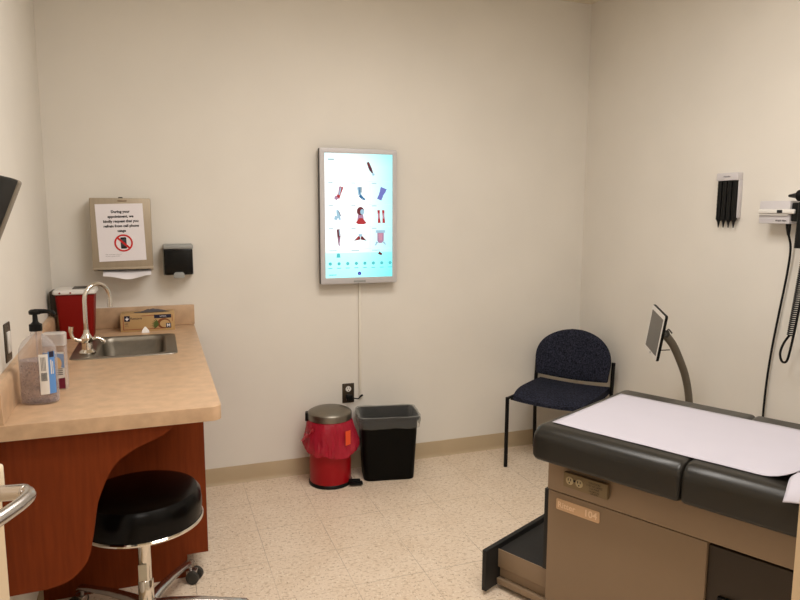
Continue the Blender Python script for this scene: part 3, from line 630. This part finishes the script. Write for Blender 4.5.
# ------------------------------------------------------------------ chair
ch = thing('side_chair', 'navy fabric armless chair with black metal legs in the room corner', 'chair', (2.214, 3.289, 0), R(125.6))
X, YFt, YBk = .242, .2075, -.2075
leg_r = .0115
for sx in (1, -1):
    MB().tube([(sx*X, YFt+.004, 0), (sx*X, YFt, .425)], leg_r, 12).build('leg', blackp, ch)
    MB().tube([(sx*X, YBk-.012, 0), (sx*X, YBk, .40), (sx*X, YBk-.022, .615)], leg_r, 12).build('leg', blackp, ch)
    MB().tube([(sx*X, YFt, .418), (sx*X, YBk, .405)], .009, 10).build('seat_rail', blackp, ch)
MB().tube([(-X, YFt-.05, .405), (X, YFt-.05, .405)], .008, 8).tube([(-X, YBk+.06, .402), (X, YBk+.06, .402)], .008, 8).build('cross_rail', blackp, ch)
# seat: rounded slab, front edge bowed out and rolled down
def seatpt(a, b, top):
    # a across -1..1, b front(1)..back(-1)
    hwid = .232*(1-.10*(b > 0)*b*b-.04*(b < 0)*b*b)
    x = a*hwid; y = .235*b*(1-.12*a*a*(b > 0))-.005
    ed = max(abs(a)**6, abs(b)**6)
    z = .462 - .022*max(0, b)**3 + .008*a*a - .010*ed if top else .412 - .008*max(0, b)**3 + .006*ed
    return V3((x, y, z))
SE = MB(); n = 22
def grid2(B, fn):
    T = [[B.bm.verts.new(fn(-1+2*i/n, -1+2*j/n, True)) for j in range(n+1)] for i in range(n+1)]
    U = [[B.bm.verts.new(fn(-1+2*i/n, -1+2*j/n, False)) for j in range(n+1)] for i in range(n+1)]
    for i in range(n):
        for j in range(n):
            B.bm.faces.new((T[i][j], T[i+1][j], T[i+1][j+1], T[i][j+1])); B.bm.faces.new((U[i][j], U[i][j+1], U[i+1][j+1], U[i+1][j]))
    for k in range(n):
        for (a, b) in (((k, 0), (k+1, 0)), ((k+1, n), (k, n)), ((0, k+1), (0, k)), ((n, k), (n, k+1))):
            B.bm.faces.new((T[a[0]][a[1]], U[a[0]][a[1]], U[b[0]][b[1]], T[b[0]][b[1]]))
grid2(SE, seatpt)
def sq2round(a, b, p=.5):
    return a*math.sqrt(1-p*b*b/2), b*math.sqrt(1-p*a*a/2)
o = SE.build('seat', fabric, ch, smooth=60)
# back: half-round pad, gently curved
def backpt(a, b, front):
    # b -1 bottom .. 1 top
    if b > -.2:
        t = (b+.2)/1.2; z = .60 + .190*sin(t*pi/2); hw_ = .236*math.sqrt(max(0, 1-(sin(t*pi/2))**2.4))
        hw_ = max(hw_, .03)
    else:
        t = (b+1)/.8; z = .500+.10*t; hw_ = .222+.014*t
    z -= .018*(1-a*a)*(b < -.2)*(1-(b+1)/.8) 
    x = a*hw_
    ed = max(abs(a), abs(b))**8
    th = .022*(1-.55*ed)
    yc = YBk - .008 - (z-.5)*.10 + .035*(x/.236)**2
    return V3((x, yc+(th if front else -th), z))
BK = MB(); grid2(BK, backpt); BK.build('backrest', fabric, ch, smooth=60)

# ------------------------------------------------------------------ stool
stx, sty = -.090, 2.397
sl = thing('rolling_stool', 'round black rolling stool with chrome five-leg base under the worktop', 'stool', (stx, sty, 0))
SR = .200; ST = .545
MB().lathe([(SR-.02, ST-.110), (SR, ST-.106), (SR+.003, ST-.060), (SR-.001, ST-.024), (SR-.013, ST-.007), (SR-.04, ST), (.001, ST+.004)], 64, cap1=True).build('seat', leather, sl)
MB().lathe([(SR-.004, ST-.117), (SR+.0055, ST-.115), (SR+.0065, ST-.109), (SR+.003, ST-.105), (SR-.006, ST-.107)], 64).build('trim_ring', chrome, sl)
MB().lathe([(.11, ST-.116), (.12, ST-.109), (.05, ST-.104)], 24).tube([(0, 0, ST-.118), (-.10, .05, ST-.13), (-.16, .09, ST-.15)], .006, 8).build('mechanism', blackp, sl)
MB().lathe([(.022, .20), (.022, ST-.095)], 24).lathe([(.0265, .10), (.0265, .205), (.023, .210)], 24).build('column', chrome, sl)
MB().box((-.022, -.0275, .215), (.006, -.0222, .275), .0005).build('column_label', mat('silver_sticker', (196, 186, 164), .5), sl)
MB().lathe([(.030, .075), (.036, .085), (.036, .12), (.028, .128)], 24).build('hub', satin, sl)
for k in range(5):
    a = R(62+72*k); c, s = cos(a), sin(a); d = V3((c, s, 0)); pr = V3((-s, c, 0))
    LG = MB()
    secs = [(.030, .105, .026, .020), (.08, .112, .022, .015), (.18, .108, .020, .012), (.29, .092, .018, .011), (.348, .084, .018, .010), (.360, .076, .013, .006)]
    LG.loft([[d*r + pr*wd*cos(2*pi*q/12) + V3((0, 0, z+hh_*sin(2*pi*q/12))) for q in range(12)] for r, z, wd, hh_ in secs]); LG.build('leg', satin, sl)
    CA = MB(); p = d*.341; fdir = (-pr*cos(k*1.9) + d*sin(k*1.9)).normalized(); ax = fdir.cross(V3((0, 0, 1)))
    CA.cyl(p+V3((0, 0, .045)), p+V3((0, 0, .085)), .007); CA.box((-.012, -.018, .024), (.030, .018, .054), .006, M=frame(p, fdir, -ax if ax.z else V3((0, 0, 1)).cross(fdir)))
    cs = CA.build('caster', satin, sl)
    wh = MB()
    for sgn in (-1, 1):
        q0 = p+fdir*.018+ax*sgn*.010+V3((0, 0, .0275))
        wh.lathe([(.020, -.009), (.0265, -.007), (.0272, 0), (.0265, .007), (.020, .009)], 24, M=frame(q0+ax*sgn*.011, fdir, V3((0, 0, 1))))
    wh.build('wheel', darkgrey, cs)

# ------------------------------------------------------------------ exam table
TA = R(25.57); P0 = V3((1.305, 1.99, 0))
# local frame: x along the table towards its head, y across towards the far side
tb_rz = math.atan2(-cos(TA), sin(TA))
et = thing('exam_table', 'taupe medical exam table with charcoal vinyl cushions and pulled-out step', 'exam table', P0, tb_rz)
# NB local +y of this rotation is (cos, sin) of TA
BW, BL, AZ, SZ = .48, 1.18, .655, .508
MB().box((0, 0, .06), (.562, BW, SZ-.002), .004).box((.562, .05, .06), (BL, BW-.05, SZ-.002)).box((1.10, 0, .06), (BL, BW, SZ-.002)).box((.04, .05, 0), (BL-.05, BW-.05, .06)).build('base', taupe, et)
MB().box((-.004, -.002, SZ), (BL+.02, BW+.002, AZ), .006, 2).build('apron', taupe, et)
MB().box((.563, .012, .10), (1.099, .05, SZ-.012), .002).build('side_panel', darkbrown, et)
MB().box((.60, .0, .325), (.72, .012, .345), .003).build('panel_pull', blackp, et)
MB().box((-.018, .004, .19), (-.001, BW-.004, SZ-.004), .003).build('drawer_front', blackr, et)
# cushions
def cushion(x0, x1, e0, e1):
    B = MB(); Z0, Z1 = AZ, .775; ya, yb = -.122, .600
    def sec(x, k):
        # closed outline across y, k scales the roll-off at the ends
        pts = []
        rr_ = .048; zb = Z0+k*.9; zt = Z1-k; yl, yr = ya+k, yb-k
        lo = .016
        for cy, cz, r, a0, a1 in ((yr-rr_, zt-rr_, rr_, 0, 90), (yl+rr_, zt-rr_, rr_, 90, 180), (yl+lo, zb+lo, lo, 180, 270), (yr-lo, zb+lo, lo, 270, 360)):
            for q in range(9):
                a = R(a0+(a1-a0)*q/8); pts.append(V3((x, cy+r*cos(a), cz+r*sin(a))))
        return pts
    ends = [(.0, .034), (.004, .021), (.012, .010), (.024, .003), (.04, 0)]
    rings = [sec(x0+dx*e0, k*e0) for dx, k in ends] + [sec(x0+.04+(x1-x0-.08)*t/10, 0) for t in range(1, 10)] + [sec(x1-dx*e1, k*e1) for dx, k in ends[::-1]]
    return B.loft(rings)
cushion(-.006, .514, .75, .36).build('foot_cushion', vinyl, et, smooth=70)
cushion(.5145, 1.36, .36, .8).build('back_cushion', vinyl, et, smooth=70)
# outlet strip
os_ = MB().box((.072, -.022, .546), (.240, -.0045, .600), .003).build('outlet_strip', taupe2, et)
for x in (.098, .135):
    MB().lathe([(.0145, 0), (.0145, .002), (.013, .003)], 20, M=frame((x, -.0215, .574), (1, 0, 0), (0, 0, 1))).build('outlet_face', ivory, os_)
    sl_ = MB()
    for dx in (-.005, .005): sl_.box((x+dx-.0012, -.0257, .574), (x+dx+.0012, -.0243, .582))
    sl_.cyl((x, -.0257, .567), (x, -.0243, .567), .0025, seg=8).build('slot', ink, os_, smooth=0)
MB().box((.112, -.0235, .574), (.121, -.0215, .581)).build('rocker', ink, os_, smooth=0)
tx = MB(); Fo = frame((0, -.0228, 0), (1, 0, 0), (0, 0, 1))
for i, t in enumerate(['CAUTION', '115V AC 60HZ', '5 A MAX']): tx.text(t, .0095, Fo, .192, .588-i*.0095, 0, 0)
for i, t in enumerate(['HOSPITAL', 'GRADE']): tx.text(t, .0085, Fo, .192, .559-i*.0075, 0, 0)
tx.build('print', ink, os_, smooth=0, recalc=False)
npl = MB().prism(rrect(.036, .206, .444, .486, .006, 4), .003, frame((0, -.0005, 0), (1, 0, 0), (0, 0, 1)), bev=.001)
npo = npl.build('nameplate', platem, et)
nt_ = MB(); Fn = frame((0, -.0042, 0), (1, 0, 0), (0, 0, 1)); nt_.text('Ritter', .030, Fn, .078, .464, 0, 0, bold=.0005); nt_.build('maker_lettering', platelt, npo, smooth=0, recalc=False)
MB().text('104', .034, Fn, .172, .465, 0, 0, bold=.0008).build('number_lettering', platelt, npo, smooth=0, recalc=False)
# pulled-out step
sp_ = thing_step = MB().box((-.245, .04, .092), (-.019, BW-.04, .163), .002).box((-.245, .04, .160), (-.019, .044, .168)).box((-.245, BW-.044, .160), (-.019, BW-.04, .168)).box((-.245, .056, .045), (-.02, BW-.056, .092)).box((-.245, .034, .022), (-.02, .054, .046), .002).box((-.245, BW-.054, .022), (-.02, BW-.034, .046), .002)
stp = sp_.build('step', taupe, et)
MB().box((-.243, .0445, .1635), (-.019, BW-.0445, .1665), .001).build('step_tread', mat('black_step_tread', (34, 32, 30), .75, var=.1, vscale=60, bump=.3, bscale=300), stp)
MB().box((-.264, -.04, .016), (-.244, BW+.04, .187), .003).build('step_front', blackr, stp)
# paper over the cushions
def Q(u, v, z): return V3((u, v, z))
def paperz(u, v):
    r = max(0, (u-.70)/.12); lift = .055*(r*r if r < 1 else 1+1.4*(r-1))
    return .7770 + min(lift, .104-.02*math.exp(-max(0, lift-.08)*20)) + .0012*noise.noise(V3((u*9, v*9, 0)))
PN = 60
pp = crumple(PN, 20, lambda a, b: V3((.034+1.1*a, -.045+.522*b, paperz(.034+1.1*a, b)+(-.0 if a > 0 else 0))))
po = pp.build('exam_paper', exampaper, smooth=80); po.location = P0; po.rotation_euler = (0, 0, tb_rz)
sm = po.modifiers.new('thickness', 'SOLIDIFY'); sm.thickness = .0012; sm.offset = 1
tag(po, 'white paper sheet running lengthwise over the exam table cushions', 'paper sheet')
edge = spline([(.790, -.150, .758), (.790, -.128, .778), (.785, -.075, .800), (.797, -.052, .812), (.790, -.03, .806), (.795, .0, .812), (.800, .03, .816)], 4)
def crp(a, b):
    i = min(int(b*24), 23); e = edge[i].lerp(edge[i+1], b*24-i); q = min(1, a*2.5)
    k = .016*noise.noise(V3((a*7, b*6, 2)))+.010*noise.noise(V3((a*15, b*13, 8)))
    return V3((e.x+.34*a+k*q, e.y+.03*a*(1-b)-.05*a*b, max(.7795 if e.y > -.10 else 0, e.z+.05*q*(.4+b*.6)+abs(k)*1.6*q)))
pl_ = MB(); pr_ = []
for q in range(13):
    t = q/12; sx_ = sin(pi*min(1, max(0, t)))**.35
    pr_.append([V3((.83+.34*t, .215+(.235+.012*sx_)*c_*(.86+.14*sx_), .778+.002+(.040*sx_+.004)*(1+s_))) for c_, s_ in [(math.copysign(abs(cos(a))**.45, cos(a)), math.copysign(abs(sin(a))**.8, sin(a))) for a in [2*pi*k/32 for k in range(32)]]])
pl_.loft(pr_)
pw = pl_.build('pillow', mat('white_pillow_cover', (222, 216, 214), .85), smooth=70); pw.location = P0; pw.rotation_euler = (0, 0, tb_rz)
tag(pw, 'white pillow under the paper sheet at the head of the exam table', 'pillow')
cr = crumple(34, 24, crp)
co = cr.build('crumpled_paper', exampaper, smooth=80); co.location = P0; co.rotation_euler = (0, 0, tb_rz)
co.modifiers.new('thickness', 'SOLIDIFY').thickness = .0012
tag(co, 'crumpled white paper at the near edge of the exam table', 'paper')

# ------------------------------------------------------------------ tablet on its curved stand
ts = thing('tablet_stand', 'grey curved floor stand rising behind the exam table, holding a tablet', 'stand', (2.475, 2.55, 0))
arm = [(0, 0, .012), (.003, 0, .30), (.008, 0, .50), (-.002, 0, .60), (-.030, .0, .70), (-.068, .0, .78), (-.115, .0, .86), (-.155, .0, .905), (-.172, .0, .922)]
MB().tube(spline(arm, 6), [(.021, .013)]*49, 16, flat=(1, 0, 0)).build('arm', mat('grey_metal_tube', (104, 96, 84), .45, .3), ts)
MB().lathe([(.11, 0), (.112, .004), (.11, .012), (.02, .016)], 36).build('foot_plate', darkgrey, ts)
tm = V3((2.305, 2.612, .930))
TB = V3((2.237, 2.547, .935)); tw_ = R(19.8); tt = R(3.4); rl = R(-12.4)
Wd = V3((sin(tw_), cos(tw_), 0)); nn = V3((-cos(tw_)*cos(tt), sin(tw_)*cos(tt), sin(tt)))
ex = -Wd; ey = nn.cross(ex)
ex, ey = ex*cos(rl)+ey*sin(rl), -ex*sin(rl)+ey*cos(rl)
cl = MB(); back = TB - nn*.012
loc = lambda p: V3(p)-V3((2.475, 2.55, 0))
cl.tube([loc(V3((2.303, 2.55, .922))), loc(back-nn*.025), loc(back)], [.014, .016, .018], 12); cl.cyl(loc(V3((2.303, 2.536, .925))), loc(V3((2.303, 2.575, .925))), .018)
cl.tube(spline([loc(V3((2.300, 2.55, .918))), loc(V3((2.318, 2.545, .945))), loc(V3((2.345, 2.55, .925)))], 4), .004, 6).build('clamp', darkgrey, ts)
tb = thing('tablet', 'tablet with white bezel tilted on the curved stand', 'tablet', (0, 0, 0))
Ft2 = frame(TB, ex, ey)
MB().prism(rrect(-.0845, .0845, -.117, .117, .010, 4), -.014, Ft2, bev=.003).build('case', blackp, tb)
MB().prism(rrect(-.082, .082, -.1145, .1145, .008, 4), .0012, Ft2, ).build('bezel', whitep, tb)
MB().prism(rrect(-.071, .071, -.094, .094, .001, 2), .0008, Ft2 @ Matrix.Translation((0, 0, .0009))).build('screen', mat('dark_glass_screen', (40, 38, 36), .06, spec=1.0, coat=1), tb)
MB().lathe([(.006, 0), (.006, .0004)], 14, M=Ft2 @ Matrix.Translation((0, -.104, .0012))).build('home_button', greyp, tb)
MB().tube(spline([TB-nn*.012-ey*.085, TB-nn*.03-ey*.092, V3((2.338, 2.55, .842))], 5), .003, 6).build('charging_cable', darkgrey, tb)

# ------------------------------------------------------------------ right wall
# speculum dispenser
sd_ = thing('speculum_dispenser', 'small wall dispenser of black speculum tips above the tablet', 'dispenser', (XR, 2.490, 1.456), 0)
MB().box((-.008, -.058, .022), (-.0005, .058, .238), .003).box((-.034, -.064, .205), (-.0005, .064, .242), .004).box((-.024, -.064, .03), (-.001, -.060, .206), .001).build('rack', lgreyp, sd_)
Fd = frame((-.0346, 0, 0), (0, -1, 0), (0, 0, 1)); tx = MB().text('WelchAllyn', .0085, Fd, 0, .224, 0, 0, bold=.0002); tx.build('lettering', ink, sd_, smooth=0, recalc=False)
for k in range(4):
    y = -.045+k*.030
    q = MB().lathe([(.0128, .026), (.0128, .204)], 14, o=(-.0225, y, 0))
    for j in range(9): q.lathe([(.0128, .03+j*.019), (.0136, .034+j*.019), (.0128, .04+j*.019)], 14, o=(-.0225, y, 0), cap0=False, cap1=False)
    q.lathe([(.002, -.018), (.003, -.012), (.006, .008), (.0118, .02), (.014, .022), (.014, .028)], 14, o=(-.0225, y, 0)).build('tip_stack', blackp, sd_)
# diagnostic unit
du = thing('diagnostic_unit', 'pale grey wall transformer with a hanging black otoscope beside the dispenser', 'medical unit', (XR, 2.10, 1.463), 0)
MB().box((-.080, 0, 0), (-.0005, .153, .098), .004, 2).build('housing', lgreyp, du)
MB().box((-.092, -.03, .042), (-.078, .150, .062), .006, 3).box((-.088, .004, .036), (-.079, .150, .040)).build('rail', whitep, du)
MB().box((-.0935, .026, .046), (-.0915, .052, .059), .001).build('display_window', ink, du)
Fd = frame((-.0806, 0, 0), (0, -1, 0), (0, 0, 1)); MB().text('Welch Allyn', .011, Fd, -.040, .013, 0, 0, bold=.0003).build('lettering', ink, du, smooth=0, recalc=False)
MB().box((-.075, -.095, .010), (-.0005, -.002, .09), .006).build('cradle', blackp, du)
h = MB().cyl((-.092, -.062, -.10), (-.085, -.062, .09), .015, seg=18)
h.lathe([(.020, 0), (.024, .012), (.024, .028), (.012, .042), (.006, .075), (.0045, .078)], 20, M=frame((-.085, -.072, .118), (1, 0, 0), (0, 0, -1)))
h.build('otoscope', blackp, du)
# power cord falling behind the exam table
cd = MB()
pts = [(2.545, 2.122, 1.463), (2.548, 2.124, 1.43), (2.575, 2.128, 1.36), (2.582, 2.14, 1.25), (2.584, 2.165, 1.08), (2.585, 2.19, .90), (2.586, 2.205, .74), (2.586, 2.21, .58), (2.586, 2.21, .40)]
cd.tube(spline(pts, 6), .0048, 8); cd.tube([(2.545, 2.122, 1.464), (2.546, 2.122, 1.445), (2.552, 2.124, 1.415)], [.011, .010, .006], 12)
o = cd.build('power_cord', blackp, du); o.matrix_parent_inverse = Matrix.Translation((-XR, -2.10, -1.463))
# coiled cord with loop
cc_ = MB(); pts = []
z0, z1, turns, r = 1.36, .99, 42, .011
for k in range(turns*10+1):
    t = k/(turns*10); a = 2*pi*turns*t; pts.append((2.52+r*cos(a), 2.012+.04*t+r*sin(a), z0+(z1-z0)*t))
cc_.tube(pts, .0028, 5)
lp = spline([(2.53, 2.062, .99), (2.525, 2.083, .95), (2.52, 2.092, .905), (2.52, 2.080, .872), (2.52, 2.058, .878), (2.52, 2.045, .93), (2.53, 2.035, 1.05), (2.545, 2.018, 1.3), (2.55, 2.03, 1.474)], 8)
cc_.tube(lp, .005, 8)
cc_.tube([(2.511, 2.035, 1.368), (2.531, 2.012, 1.36)], .004, 6)
o = cc_.build('coiled_cord', blackp, du); o.matrix_parent_inverse = Matrix.Translation((-XR, -2.10, -1.463))

# ------------------------------------------------------------------ monitor on the left wall
my = 1.62; mxp = -.266; 
mo = thing('wall_monitor', 'tilted black monitor with grey end on the wall above the counter', 'monitor', (mxp, my, 1.572))
# tilted about the y axis: local x out of the screen, z up the screen
ti = R(22)
Mt = Matrix.Rotation(ti, 4, 'Y')
MB().box((-.060, -.44, -.33), (-.012, -.01, -.01), .006, M=Mt).build('rear_housing', blackp, mo)
MB().box((-.016, -.45, -.335), (.002, -.042, .0), .002, M=Mt).build('screen', mat('black_screen', (5, 5, 5), .5, spec=.06), mo)
MB().box((-.018, -.0415, -.335), (.004, .0, .0), .006, 3, M=Mt).build('end_cap', mat('grey_end_cap', (118, 108, 94), .5), mo)
br = MB().box((-.12, -.27, -.22), (-.05, -.17, -.12), .004, M=Mt); br.box((lw_x(1.4)-mxp+.001, -.29, -.26), (lw_x(1.4)-mxp+.02, -.15, -.08), .003); br.build('wall_bracket', darkgrey, mo)
